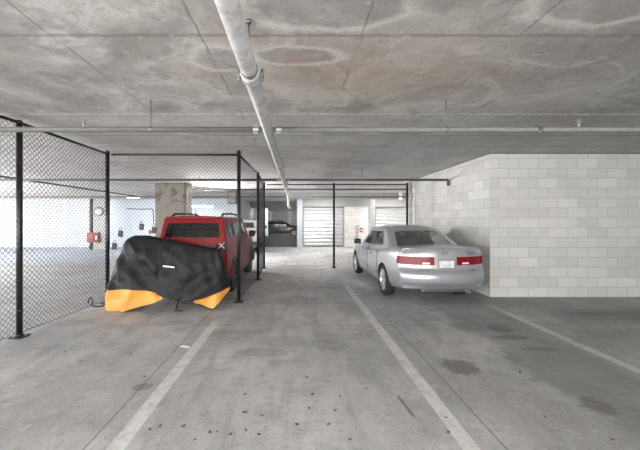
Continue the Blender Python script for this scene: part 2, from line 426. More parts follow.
# low wall across the corridor mouth
struct('wall_low', boxes(span(-3.4, xb(297), FY + .1, FY + .3, 0, .62)), plaster('dark_low_wall', (.10, .10, .102), (.07, .07, .07), .5))

# ------------------------------------------------------------------ fences
HOLES = [(Vector((-.324, 10.6, 2.62)), .085), (Vector((-3.80, 3.66, 2.612)), .06), (Vector((-1.01, 8.33, 2.615)), .06)]
def chain_mesh(A, Bp, z0, z1, name, parent, zb=None, p=.076, r=.0028):
    A = Vector((*A, 0)); Bp = Vector((*Bp, 0)); d = (Bp - A); L = d.length; d.normalize(); nrm = Vector((-d.y, d.x, 0))
    h = p / 2; nw = int(L / h); h = L / nw; vs = []; fs = []
    for w in range(nw):
        top = z1 + ((zb if zb is not None else z1) - z1) * (w / nw)
        ns = int((top - z0) / (p / 2)); st = (top - z0) / ns
        base = len(vs)
        for k in range(ns + 1):
            a = w + ((k + w) % 2); u = a * h; z = z0 + k * st
            off = r * .9 if (k + w) % 2 else -r * .9
            c = A + d * u + nrm * off + Vector((0, 0, z))
            for q in range(3):
                t_ = 2 * PI * q / 3
                vs.append(c + (nrm * math.cos(t_) + d * math.sin(t_)) * r * 1.15)
        for k in range(ns):
            b0 = base + k * 3
            if any(((vs[b0] + vs[b0 + 3]) / 2 - hc).length < hr for hc, hr in HOLES): continue
            for q in range(3):
                fs.append((b0 + q, b0 + (q + 1) % 3, b0 + 3 + (q + 1) % 3, b0 + 3 + q))
    me = bpy.data.meshes.new(name); me.from_pydata([tuple(v_ - Vector(parent.location)) for v_ in vs], [], fs)
    return obj(name, me, M['black'], parent)

def fence(name, label, pts, posts, z_top, rail_z, wire=.0028):
    """pts: floor polyline; posts: indices of pts that carry a post of this run"""
    r = thing(name, label, 'fence', (pts[0][0], pts[0][1], 0))
    o = Vector((pts[0][0], pts[0][1], 0))
    for i in posts:
        p = Vector((*pts[i], 0)) - o; bm = B()
        zt = z_top[i]
        add_tube(bm, [p + Vector((0, 0, .008)), p + Vector((0, 0, zt - .02))], .036, 14)
        po = obj('post', bm, M['black'], r)
        bm = B(); add_lathe(bm, [(.041, zt - .035), (.041, zt - .01), (.03, zt + .012), (.0, zt + .02)], c=p, n=14); obj('post_cap', bm, M['black'], po)
        bm = B(); add_box(bm, p + Vector((0, 0, .005)), (.17, .17, .01), .002); add_lathe(bm, [(.05, .01), (.05, .035), (.038, .045)], c=p, n=14)
        for sx in (-1, 1):
            for sy in (-1, 1): add_lathe(bm, [(.011, .01), (.011, .022), (0, .026)], c=p + Vector((sx * .066, sy * .066, 0)), n=6)
        obj('base_flange', bm, M['black'], po)
        for zz in (.35, .75, 1.15, 1.55, 1.95, 2.35):
            bm = B(); add_lathe(bm, [(.037, zz), (.041, zz + .003), (.041, zz + .022), (.037, zz + .025)], c=p, n=14)
            obj('tension_band', bm, M['black'], po)
    for a in range(len(pts) - 1):
        A, Bp = pts[a], pts[a + 1]
        pa = Vector((*A, rail_z[a])) - o; pb = Vector((*Bp, rail_z[a + 1])) - o
        dd = (pb - pa).normalized() * .012
        bm = B(); add_tube(bm, [pa + dd, pb - dd], .021, 10); obj('top_rail', bm, M['black'], r)
        bm = B(); add_tube(bm, [pa * 1 + Vector((0, 0, .06 - rail_z[a])) + dd, pb + Vector((0, 0, .06 - rail_z[a + 1])) - dd], .0035, 6); obj('tension_wire', bm, M['black'], r)
        chain_mesh(A, Bp, .04, rail_z[a] + .015, 'chain_link_mesh', r, rail_z[a + 1] + .015, r=wire)
    return r
P1, P2 = (-3.745, 4.36), (-3.60, 6.15)
P0 = (P1[0] - .15, P1[1] - 1.8)
fence('chain_link_fence', 'tall black chain-link fence running along the left side of the picture', [P0, P1, P2], [0, 1, 2], [2.93, 2.92, 2.885], [2.91, 2.90, 2.84], .0038)
fence('chain_link_fence', 'black chain-link panel across the front, between covered motorcycle and red car', [(-3.54, 6.17), (-1.10, 6.2)], [1], [2.88, 2.90], [2.835, 2.835])
fence('chain_link_fence', 'black chain-link run receding along the right side of the red car', [(-1.10, 6.27), (-1.0, 8.46), (-1.04, 10.5)], [1, 2], [2.9, 2.82, 2.80], [2.84, 2.79, 2.74], .0016)
fence('chain_link_fence', 'black chain-link fence across the back, ahead of the silver sedan', [(-.98, 10.6), (1.25, 10.6), (3.66, 10.6)], [1, 2], [2.78, 2.78, 2.78], [2.74, 2.74, 2.74])

# ------------------------------------------------------------------ pipes
def coupling(bm, c, axis, r, w=.05):
    add_lathe(bm, [(r * 1.02, -w), (r * 1.22, -w * .8), (r * 1.22, -w * .2), (r * 1.12, 0), (r * 1.22, w * .2), (r * 1.22, w * .8), (r * 1.02, w)], axis, c, 18)
def ears(bm, c, axis, r, s):
    if True:
        if axis == 'y':
            add_box(bm, Vector(c) + Vector((s * r * 1.42, 0, 0)), (r * .45, .055, .035), .006)
            add_tube(bm, [Vector(c) + Vector((s * r * 1.45, 0, -.045)), Vector(c) + Vector((s * r * 1.45, 0, .045))], .009, 6)
        else:
            add_box(bm, Vector(c) + Vector((0, 0, s * r * 1.5)), (.05, .03, r * .6), .004)
            add_tube(bm, [Vector(c) + Vector((0, -.04, s * r * 1.55)), Vector(c) + Vector((0, .04, s * r * 1.55))], .007, 6)
PX, PZ, PR = -.324, 2.62, .057
main = thing('sprinkler_main', 'fat white-painted pipe running away overhead down the middle of the ceiling', 'pipe', (PX, 0, PZ))
bm = B(); arc = [(0, 13.9 - .16 + .16 * math.sin(a), -.16 + .16 * math.cos(a)) for a in [PI / 2 * i / 6 for i in range(7)]]
add_tube(bm, [(0, -5, 0), (0, 3.66, 0), (0, 8.35, 0)] + arc + [(0, 13.9, -.34), (0, 13.93, -.40), (0, 14.02, -.44), (0, 16.35, -.44)], PR, 20)
obj('pipe', bm, M['paintpipe'], main)
for yy in (2.30, 6.2, 9.3, 12.9):
    bm = B(); coupling(bm, (0, yy, 0), 'y', PR); cp = obj('coupling', bm, M['paintpipe'], main)
    for s in (-1, 1): bm = B(); ears(bm, (0, yy, 0), 'y', PR, s); obj('bolt', bm, M['steel'], cp)
for yy in (2.2, 7.2, 11.8):
    bm = B(); add_tube(bm, [(0, yy, PR), (0, yy, CEIL - PZ)], .006, 8)
    add_lathe(bm, [(.02, CEIL - PZ - .02), (.02, CEIL - PZ)], c=(0, yy, 0), n=10); add_lathe(bm, [(PR + .004, -.014), (PR + .006, -.012), (PR + .006, .012), (PR + .004, .014)], 'y', (0, yy, 0), 18)
    obj('hanger_rod', bm, M['steel'], main)

def branch(label, y, x0, x1, z, r, m, rods, heads=(), cp=True, clip=True):
    o = thing('sprinkler_branch', label, 'pipe', (PX, y, z))
    for a, b in ((x0, PX - PR - .005), (PX + PR + .005, x1)):
        if b - a < .2: continue
        bm = B(); add_tube(bm, [(a - PX, 0, 0), (b - PX, 0, 0)], r, 14); obj('pipe', bm, m, o)
    if cp:
        for s in (-1, 1):
            bm = B(); coupling(bm, (s * (PR + .07), 0, 0), 'x', r, .035); ears(bm, (s * (PR + .07), 0, 0), 'x', r, 1); ears(bm, (s * (PR + .07), 0, 0), 'x', r, -1); obj('coupling', bm, M['galv'], o)
    for x in rods:
        bm = B(); add_tube(bm, [(x - PX, 0, r), (x - PX, 0, CEIL - z)], .006, 8); add_lathe(bm, [(r + .003, -.014), (r + .005, -.012), (r + .005, .012), (r + .003, .014)], 'x', (x - PX, 0, 0), 16)
        obj('hanger_rod', bm, M['steel'], o)
    for x in heads:
        bm = B(); add_tube(bm, [(x - PX, 0, r * .6), (x - PX, 0, r + .05)], .013, 10); add_lathe(bm, [(.03, r + .075), (.03, r + .079)], c=(x - PX, 0, 0), n=12)
        for s in (-1, 1): add_tube(bm, [(x - PX + s * .014, 0, r + .04), (x - PX + s * .017, 0, r + .06), (x - PX, 0, r + .078)], .004, 6)
        obj('sprinkler_head', bm, M['galv'], o)
    return o
d1 = 3.66
b1 = branch('nearest grey sprinkler pipe crossing the whole picture under the ceiling', d1, -9.5, 11.6, 2.612, .030, M['pipe'], (X_at(151, d1), X_at(446, d1)), (X_at(84, d1), X_at(579, d1)))
bm = B(); xx = X_at(538, d1) - PX; coupling(bm, (xx, 0, 0), 'x', .03, .04); add_tube(bm, [(xx, -.03, -.05), (xx, .03, .05)], .012, 8); add_tube(bm, [(xx - .05, -.05, 0), (xx + .05, .02, .02)], .01, 8); obj('pipe_tee', bm, M['steel'], b1)
d2 = 8.33
b2 = branch('dark sprinkler pipe under the ceiling ending in an elbow at the block wall', d2, -9.6, 3.90, 2.615, .032, M['darkpipe'], (X_at(362, d2), -5.0), (-2.5, 1.7))
bm = B(); add_tube(bm, [(3.86 - PX, 0, 0), (3.91 - PX, 0, 0), (3.935 - PX, 0, -.03), (3.935 - PX, 0, -.15)], .033, 12); obj('elbow', bm, M['darkpipe'], b2)
branch('thin dark pipe just beyond the back fence', 11.15, -3.2, 3.9, 2.63, .028, M['darkpipe'], (2.0,), (1.9,))
branch('sprinkler pipe crossing beyond the dark one, over the open aisle', 14.7, -16, 8, 2.62, .032, M['darkpipe'], (-6, -2, 3), (-3.6, 2.4, 5.0))
o = thing('drain_pipe', 'dark pipe running away under the ceiling outside the left fence', 'pipe', (-7.75, 0, 2.72))
bm = B(); add_tube(bm, [(0, 3, 0), (0, 16.3, 0)], .03, 12); obj('pipe', bm, M['darkpipe'], o)
for yy in (5, 9, 13):
    bm = B(); add_tube(bm, [(0, yy, .03), (0, yy, CEIL - 2.72)], .006, 6); obj('hanger_rod', bm, M['steel'], o)
o = thing('riser_pipe', 'white vertical pipe at the corner of back fence and block wall', 'pipe', (X_at(410.5, 10.75), 10.75, 0))
bm = B(); add_tube(bm, [(0, 0, 0), (0, 0, CEIL)], .05, 14); obj('pipe', bm, M['paintpipe'], o)
for zz in (.8, 2.2): bm = B(); add_lathe(bm, [(.051, zz), (.058, zz + .004), (.058, zz + .03), (.051, zz + .034)], n=14); obj('pipe_clamp', bm, M['galv'], o)
o = thing('standpipe', 'dark standpipe beside the far grey column on the left', 'pipe', (X_at(90, 17), 17.1, 0))
bm = B(); add_tube(bm, [(0, 0, 0), (0, 0, CEIL)], .09, 14); obj('pipe', bm, M['darkpipe'], o)
bm = B(); add_lathe(bm, [(.092, 1.9), (.12, 1.91), (.12, 1.97), (.092, 1.98)], n=14); obj('pipe_clamp', bm, M['steel'], o)
o = thing('conduit', 'dark conduit with switch box on the side of the stained column', 'pipe', (X_at(186.5, 12) , 11.97, 0))
bm = B(); add_tube(bm, [(-.04, 0, 0), (-.04, 0, CEIL)], .025, 8); obj('pipe', bm, M['darkpipe'], o)
bm = B(); add_box(bm, (-.04, -.03, 2.45), (.12, .08, .2), .01); obj('switch_box', bm, M['trimgrey'], o)

# ------------------------------------------------------------------ lamps
def strip_light(x, y, ln, label, energy, rz=0, group=None, col=(1, .97, .93), drop=0.0):
    z = CEIL - .005 - drop
    o = thing('ceiling_light', label, 'light', (x, y, z), rz, group)
    obj('housing', boxes(((0, 0, -.025), (ln, .16, .05), .008)), M['whitesign'], o)
    bm = B(); add_tube(bm, [(-ln / 2 + .02, 0, -.055), (ln / 2 - .02, 0, -.055)], .038, 10); obj('diffuser', bm, M['lamp_far'], o)
    if drop > .03:
        for s in (-1, 1): bm = B(); add_tube(bm, [(s * ln * .35, 0, -.005), (s * ln * .35, 0, drop + .005)], .008, 6); obj('hanger_rod', bm, M['steel'], o)
    L = bpy.data.lights.new('strip_glow', 'POINT' if y < 3 else 'AREA')
    if y < 3: L.shadow_soft_size = .03
    else: L.shape = 'RECTANGLE'; L.size = ln; L.size_y = .2
    L.energy = energy; L.color = col
    lo = bpy.data.objects.new('strip_glow', L); C.objects.link(lo); lo.parent = o; lo.location = (0, 0, -.11)
    return o
LIGHTS = [  # x, y, length, watts, label, colour, drop below the slab
    (X_at(133, 16), 16.0, .6, 45, 'bright strip light on the far ceiling left of the stained column', (.93, .97, 1), .20),
    (-11.5, 17.2, 1.3, 20, 'added strip light at far left, out of sight behind the ceiling beam', (.9, .95, 1), 0),  # unseen lamp added to brighten the far left
    (X_at(200, 17.6), 17.7, 1.4, 10, 'low-hung long strip light seen over the roof of the red car', (.95, .98, 1), .56),
    (1.5, 17.3, 1.3, 60, 'added strip light hidden by the beam, lighting the wide roll-up door', (1, .98, .95), 0),  # added out of sight to light the roll-up door
    (5.2, 17.3, 1.3, 60, 'added strip light hidden by the beam, lighting the door behind the sedan', (1, .97, .93), 0),  # likewise added, lights the second door
    (-1.7, 24.9, 1.3, 60, 'added strip light hidden deep in the corridor above the dark parked car', (1, .98, .95), 0),  # unseen corridor lamp, added for brightness
    (-3.0, -1.8, 1.3, 110, 'strip light on the ceiling left of the camera', (1, .97, .93), 0),
    (2.6, -2.2, 1.3, 200, 'strip light on the ceiling right of the camera', (1, .96, .9), 0),
    (-8.0, 2.0, 1.3, 40, 'added strip light on the ceiling, out of view beyond the left fence', (.93, .97, 1), 0),  # added off to the left, never in view
]
for x, y, ln, e, lab, col, dr in LIGHTS: strip_light(x, y, ln, lab, e, 0, 'strip lights on the ceiling', col, dr)

fl = thing('added_fill_light', 'added fill light hidden behind the stained column', 'light', (-4.55, 12.72, 1.75))  # lamp added out of sight to fill the side wall and ceiling
bm = B(); add_box(bm, (0, .10, 0), (.05, .20, .05), .008); obj('bracket', bm, M['steel'], fl)
bm = B(); add_box(bm, (0, .26, 0), (.30, .14, .22), .02, Matrix.Rotation(-.55, 3, 'Z')); hd = obj('lamp_head', bm, M['trimgrey'], fl)
L = bpy.data.lights.new('fill_glow', 'SPOT'); L.energy = 1200; L.spot_size = math.radians(150); L.spot_blend = .5; L.shadow_soft_size = .28; L.color = (1, .98, .97)
lo = bpy.data.objects.new('fill_glow', L); C.objects.link(lo); lo.parent = fl; lo.location = (.16, .42, 0)
lo.rotation_euler = Vector((8.6, -4.4, -.4)).to_track_quat('-Z', 'Y').to_euler()

# ------------------------------------------------------------------ cars
def mesh_apply(o):
    dg = bpy.context.evaluated_depsgraph_get(); dg.update()
    me = bpy.data.meshes.new_from_object(o.evaluated_get(dg))
    return me

def box_grid(N, Mh, K, P, matf, bottom=True):
    """surface of an (N x 2Mh x K) lattice; P(i,j,k) gives the point; matf(face,i,j,k) the material index"""
    bm = B(); V = {}
    def v(i, j, k):
        q = (i, j, k)
        if q not in V: V[q] = bm.verts.new(P(i, j, k))
        return V[q]
    def face(side, i, j, k, q):
        f = bm.faces.new([v(*a) for a in q]); f.material_index = matf(side, i, j, k); f.smooth = True
    for i in range(N):
        for k in range(K):
            for s in (-1, 1): face('side', i, s, k, [(i, s * Mh, k), (i + 1, s * Mh, k), (i + 1, s * Mh, k + 1), (i, s * Mh, k + 1)])
        for j in range(-Mh, Mh):
            face('top', i, j, K, [(i, j, K), (i + 1, j, K), (i + 1, j + 1, K), (i, j + 1, K)])
            if bottom: face('bottom', i, j, 0, [(i, j, 0), (i + 1, j, 0), (i + 1, j + 1, 0), (i, j + 1, 0)])
    for j in range(-Mh, Mh):
        for k in range(K):
            face('rear', 0, j, k, [(0, j, k), (0, j + 1, k), (0, j + 1, k + 1), (0, j, k + 1)])
            face('front', N, j, k, [(N, j, k), (N, j + 1, k), (N, j + 1, k + 1), (N, j, k + 1)])
    bmesh.ops.recalc_face_normals(bm, faces=bm.faces)
    return bm

def split(me, names, parent, sharp=40, lift=None):
    """one object per (name, material); names: index -> (object name, material, split left/right)"""
    for idx, (nm, m, lr) in names.items():
        for side in ((-1, 1) if lr else (0,)):
            bm = B(); bm.from_mesh(me)
            kill = [f for f in bm.faces if f.material_index != idx or (side and f.calc_center_median().x * side < 0)]
            bmesh.ops.delete(bm, geom=kill, context='FACES')
            if not bm.faces: bm.free(); continue
            for f in bm.faces: f.material_index = 0
            bm.normal_update()
            dl = (lift or {}).get(idx)
            if dl:
                for v_ in bm.verts: v_.co += v_.normal * dl
            m2 = bpy.data.meshes.new(nm); bm.to_mesh(m2); bm.free()
            obj(nm, m2, m, parent, smooth=sharp)

def interp(tab, i): return tab[i]

def make_wheel(root, x, y, R, W, tire_m, rim_m, spokes=5, side=1):
    """wheel at (x,y,R): tyre is the part, rim its sub-part"""
    bm = B(); r0 = R * .70
    prof = [(r0, -W / 2 + .02), (r0 + .015, -W / 2), (R - .045, -W / 2 - .004), (R - .012, -W / 2 + .022), (R, -W / 2 + .05), (R, W / 2 - .05), (R - .012, W / 2 - .022), (R - .045, W / 2 + .004), (r0 + .015, W / 2), (r0, W / 2 - .02)]
    add_lathe(bm, prof, 'x', n=40, closed=True)
    w = obj('wheel', bm, tire_m, root, smooth=50); w.location = (x, y, R)
    s = side; o = s * W / 2
    bm = B()
    add_lathe(bm, [(r0, o * .9), (r0 - .018, o * .92), (r0 - .035, o * .6), (r0 - .04, -o * .6)], 'x', n=40)
    for k in list(bm.faces):
        if len(k.verts) > 8: bm.faces.remove(k)
    add_lathe(bm, [(.0, o * .86), (.035, o * .86), (.065, o * .78), (.07, o * .5)], 'x', n=20)
    for k in range(spokes):
        a = 2 * PI * k / spokes + .3
        rot = Matrix.Rotation(a, 3, 'X')
        ct = rot @ Vector((0, 0, (r0 - .02 + .05) / 2))
        add_box(bm, (o * .74, ct.y, ct.z), (.035, .075, r0 - .055), .012, rot)
    obj('rim', bm, rim_m, w, smooth=40)
    bm = B(); add_lathe(bm, [(.0, o * .3), (.15, o * .3), (.15, o * .1), (0, o * .1)], 'x', n=20); obj('brake_disc', bm, M['steel'], w)
    return w

def build_car(root, S, lower, upper, arches, R, tw, paint, wheel_m, glass, tyre_x, spokes=5, arch_R=None, detail=True):
    """lower / upper: dict(P, N, Mh, K, matf, names, lift)"""
    arch_R = arch_R or R + .045
    bm = box_grid(lower['N'], lower['Mh'], lower['K'], lower['P'], lower['matf'])
    me = bpy.data.meshes.new('tmp'); bm.to_mesh(me); bm.free()
    for q in range(10): me.materials.append(paint)
    o = bpy.data.objects.new('tmp', me); C.objects.link(o)
    ss = o.modifiers.new('s', 'SUBSURF'); ss.levels = ss.render_levels = S
    me2 = mesh_apply(o); o.modifiers.clear(); o.data = me2
    cuts = []
    for ay in arches:
        for s in (-1, 1):
            bm = B(); add_lathe(bm, [(arch_R, s * (tyre_x - tw / 2 - .06)), (arch_R, s * 1.4)], 'x', (0, ay, R), 40)
            bmesh.ops.recalc_face_normals(bm, faces=bm.faces)
            cm = bpy.data.meshes.new('cut'); bm.to_mesh(cm); bm.free()
            co = bpy.data.objects.new('cut', cm); C.objects.link(co); cuts.append(co)
            b_ = o.modifiers.new('b', 'BOOLEAN'); b_.operation = 'DIFFERENCE'; b_.solver = 'EXACT'; b_.object = co
    me3 = mesh_apply(o)
    for co in cuts: bpy.data.objects.remove(co)
    bpy.data.objects.remove(o)
    for p in me3.polygons:                     # wheel wells
        c = p.center
        for ay in arches:
            rr = math.hypot(c.y - ay, c.z - R)
            n = p.normal
            radial = abs((c.y - ay) * n.y + (c.z - R) * n.z) / max(rr, 1e-6)
            if (abs(rr - arch_R) < .012 and radial > .85 and abs(n.x) < .4) or (rr < arch_R - .002 and abs(n.x) > .9 and abs(c.x) < tyre_x - tw / 2 - .03): p.material_index = 9
    nm = dict(lower['names']); nm[9] = ('wheel_well', M['plastic'], False)
    split(me3, nm, root, 38, lower.get('lift'))
    bm = box_grid(upper['N'], upper['Mh'], upper['K'], upper['P'], upper['matf'], False)
    me = bpy.data.meshes.new('tmp'); bm.to_mesh(me); bm.free()
    for q in range(10): me.materials.append(paint)
    o = bpy.data.objects.new('tmp', me); C.objects.link(o)
    ss = o.modifiers.new('s', 'SUBSURF'); ss.levels = ss.render_levels = S
    me2 = mesh_apply(o); bpy.data.objects.remove(o)
    split(me2, upper['names'], root, 45, upper.get('lift'))
    for ay in arches:
        for s in (-1, 1): make_wheel(root, s * tyre_x, ay, R, tw, M['rubber'], wheel_m, spokes, s)

# ---- silver sedan: y = 0 at the tail, 4.81 at the nose (then shifted so the root sits mid-car)
def sedan(root, L0):
    ys = [0, .10, .30, .62, .84, 1.12, 1.42, 1.9, 2.4, 2.9, 3.40, 3.86, 4.25, 4.52, 4.70, 4.80]
    w = [.79, .815, .84, .86, .87, .875, .88, .885, .885, .88, .875, .87, .85, .81, .75, .66]
    belt = [1.045, 1.06, 1.065, 1.06, 1.045, 1.0, .95, .91, .90, .89, .885, .875, .85, .80, .74, .66]
    crown = [.012, .02, .03, .04, .045, .05, .05, .05, .05, .05, .055, .06, .06, .06, .05, .03]
    zrow = [.20, .29, .47, .60, .65, .725, .885, .935, 1.0]
    zrow_r = [.39, .42, .47, .60, .645, .715, .895, .945, 1.0]
    lat = [.90, .965, .995, 1.0, 1.0, .995, .98, .955, .90]
    yr = [.10, .02, -.015, -.02, .075, .085, .092, .10, .125]
    jf = [0, .215, .23, .48, .70, .90, 1.0]
    Mh = 6; K = 8; N = len(ys) - 1
    def P(i, j, k):
        a = abs(j); s = 1 if j >= 0 else -1
        frt = max(0, (ys[i] - 3.9) / .9)
        zb = zrow[k] if i > 1 else zrow_r[k] if i == 0 else (zrow[k] + zrow_r[k]) / 2
        t_ = (zb - .20) / .80
        z = .20 + t_ * (belt[i] - .20) if k > 2 else zb
        if k < 2 and i > 1: z += (.17 - .07 * k) * max(0, 1 - ys[i] / 1.0)
        if k == K: z = belt[i] + crown[i] * (1 - jf[a] ** 2)
        x = s * jf[a] * w[i] * lat[k]
        y = ys[i]
        if i <= 1:
            y = ys[i] + yr[k] * (1 if i == 0 else .6) + (.20 if i == 0 else .12) * jf[a] ** 3.2
        if i >= N - 2:
            f_ = {N: 1, N - 1: .7, N - 2: .35}[i]
            y = ys[i] - f_ * (.30 * jf[a] ** 2.6 + .05 * abs(k - 3) / 4)
        return (x, y - L0 / 2, z)
    def matf(side, i, j, k):
        if side == 'rear':
            a = j if j >= 0 else -j - 1
            if k == 5 and a >= 2: return 1
            if k in (1, 2, 3) : return 3
            if k == 0: return 3
        if side == 'side':
            if i <= 1 and k == 5: return 1
            if i < 2 and k in (0, 1, 2, 3): return 3
            if i >= N - 3 and k in (4, 5): return 4 if i < N else 0
        if side == 'front':
            a = j if j >= 0 else -j - 1
            if k in (4, 5) and a >= 4: return 4
            if k in (3, 4, 5) and a < 3: return 2
        if side == 'top' and 5 <= i <= 9 and -5 <= j <= 4: return 5
        return 0
    lower = dict(P=P, N=N, Mh=Mh, K=K, matf=matf, names={0: ('body', M['silver'], False), 1: ('tail_light', M['lens'], True), 2: ('grille', M['plastic'], False), 3: ('rear_bumper', M['silver'], False), 4: ('headlight', M['clear'], True), 5: ('parcel_shelf', M['seat'], False)}, lift={1: .004})
    yb = [.88, .96, 1.10, 2.24, 2.32, 3.42, 3.60, 3.72]
    yt = [1.66, 1.71, 1.81, 2.34, 2.43, 2.76, 2.84, 2.90]
    wb = [.76, .80, .815, .82, .82, .81, .79, .75]
    wt = [.55, .575, .59, .60, .60, .59, .575, .55]
    tk = [0, .07, .90, 1.0]; zk = [1.00, 1.035, 1.385, 1.415]
    ju = [0, .45, .87, 1.0]
    N2 = 7
    def PU(i, j, k):
        a = abs(j); s = 1 if j >= 0 else -1; t_ = tk[k]
        y = yb[i] + (yt[i] - yb[i]) * t_
        x = s * ju[a] * (wb[i] + (wt[i] - wb[i]) * t_)
        z = zk[k] + (.03 if i in (0, N2) and k < 2 else 0) * (1 - ju[a] ** 2)
        if k < 2: z -= [0, .01, .085, .115, .12, .145, .145, .11][i]
        if k == 3:
            z = 1.395 + .07 * (1 - ju[a] ** 2.2) * (1 if 0 < i < N2 else .72)
        if i in (0, N2) and k < 3:
            y += (-1 if i == 0 else 1) * .10 * (1 - ju[a] ** 2) * (1 - t_ * .5)
        return (x, y - L0 / 2, z)
    def mu(side, i, j, k):
        if side in ('rear', 'front') and k in (0, 1) and -2 <= j <= 1: return (1 if side == 'rear' else 2) if k == 1 else (1 if side == 'rear' else 2)
        if side == 'side' and k == 1:
            if i in (2,): return 3
            if i in (4,): return 4
            if i == 3: return 5
        return 0
    upper = dict(P=PU, N=N2, Mh=3, K=3, matf=mu, names={0: ('roof', M['silver'], False), 1: ('rear_window', M['glass'], False), 2: ('windshield', M['glass'], False), 3: ('rear_side_window', M['glass'], True), 4: ('front_side_window', M['glass'], True), 5: ('door_pillar', M['plastic'], True)}, lift={1: -.004, 2: -.004, 3: -.004, 4: -.004})
    build_car(root, 2, lower, upper, (1.12 - L0 / 2, 3.86 - L0 / 2), .318, .20, M['silver'], M['alloy'], M['glass'], .775)
    Y = lambda y: y - L0 / 2
    # plate on its recess panel, badges and lettering
    obj('plate_panel', boxes(((0, Y(.082), .785), (.36, .02, .15), .008)), M['silver'], root)
    pl = obj('licence_plate', boxes(((0, Y(.066), .785), (.305, .012, .152), .004)), M['plate'], root)
    bm = B()
    for a, b in (((-.148, .785), (.012, .152)), ((.148, .785), (.012, .152)), ((0, .857), (.305, .010)), ((0, .713), (.305, .010))):
        add_box(bm, (a[0], Y(.058), a[1]), (b[0], .012, b[1]), .002)
    obj('plate_frame', bm, M['chrome'], pl)
    bm = B(); 
    for s in (-1, 1): add_box(bm, (s * .038, Y(.098), .98), (.016, .012, .075), .004, Matrix.Rotation(s * .22, 3, 'Y'))
    add_box(bm, (0, Y(.098), .977), (.06, .012, .014), .0038)
    obj('emblem', bm, M['dkchrome'], root)
    for s_, x, z, sz, yy in (('ACCORD', -.42, .682, .055, .058), ('EX', .50, .682, .055, .062), ('HONDA', .50, .968, .042, .125)):
        me = text_mesh(s_, sz, .003); o = obj('lettering', me, M['dkchrome'], root); o.location = (x, Y(yy), z)
        o.rotation_euler = (0, 0, .12 if x > 0 else -.10)
    for s in (-1, 1):    # pale reversing lamps in the red lights
        o = obj('reverse_lamp', boxes(((0, 0, 0), (.13, .02, .035), .006)), M['clear'], root); o.location = (s * .37, Y(.079), .80); o.rotation_euler = (0, 0, s * .16)
    bm = B(); add_tube(bm, [(.0, 0, 0), (0, .35, .02)], .03, 12); o = obj('exhaust_pipe', bm, M['steel'], root); o.location = (.46, Y(.10), .27)
    bm = B(); add_box(bm, (0, 0, 0), (.95, .5, .09), .03); o = obj('muffler', bm, M['steel'], root); o.location = (.1, Y(.55), .27)
    for s in (-1, 1):
        bm = B(); add_box(bm, (s * .95, Y(3.18), 1.0), (.19, .10, .13), .035, seg=3); mi = obj('side_mirror', bm, M['plastic'], root, smooth=50)
        add = B(); add_box(add, (s * .86, Y(3.2), .965), (.10, .05, .05), .01); obj('mirror_arm', add, M['silver'], mi)
        for yy in (1.98, 2.92):
            bm = B(); add_box(bm, (s * .888, Y(yy), .79), (.03, .17, .028), .010); obj('door_handle', bm, M['chrome'], root)
        bm = B(); add_box(bm, (s * .876, Y(2.45), .50), (.03, 1.9, .045), .01); obj('side_moulding', bm, M['silver'], root)
    # door shut-lines as thin dark seams
    for s in (-1, 1):
        for yy in (1.52, 2.36, 3.32):
            bm = B(); add_tube(bm, [(s * .873, Y(yy), .28), (s * .888, Y(yy), .5), (s * .886, Y(yy), .75), (s * .85, Y(yy), .94)], .004, 5); obj('door_seam', bm, M['plastic'], root)
    for x, y in ((-.37, 2.1), (.37, 2.1), (-.38, 3.0), (.38, 3.0)):
        bm = B(); h = 1.02 if y < 2.5 else 1.0
        add_box(bm, (x, Y(y) - .28, h + .03), (.46, .14, .30), .05, Matrix.Rotation(.2, 3, 'X'), 3)
        st_ = obj('seat', bm, M['seat'], root, smooth=50)
        bm = B(); add_box(bm, (x, Y(y) - .34, h + .20), (.25, .10, .15), .04, None, 3); obj('headrest', bm, M['seat'], st_, smooth=50)
    bm = B(); add_lathe(bm, [(.19, -.012), (.2, 0), (.19, .012), (.18, 0)], 'y', n=24, closed=True); o = obj('steering_wheel', bm, M['plastic'], root); o.location = (-.38, Y(3.15), 1.0)
    bm = B(); add_box(bm, (0, 0, 0), (.06, .012, .10), .004); o = obj('high_brake_light', bm, M['lens'], root); o.location = (0, Y(1.15), 1.02)
    bm = B(); add_box(bm, (0, 0, 0), (.09, .05, .02), .008); o = obj('roof_antenna', bm, M['silver'], root); o.location = (0, Y(1.9), 1.447)

car = thing('sedan', 'silver four-door sedan parked beside the white block wall, seen from behind', 'car', (2.64, 5.72 + 2.405, 0), math.radians(1.5))
sedan(car, 4.81); car.scale = (.97, 1, 1)

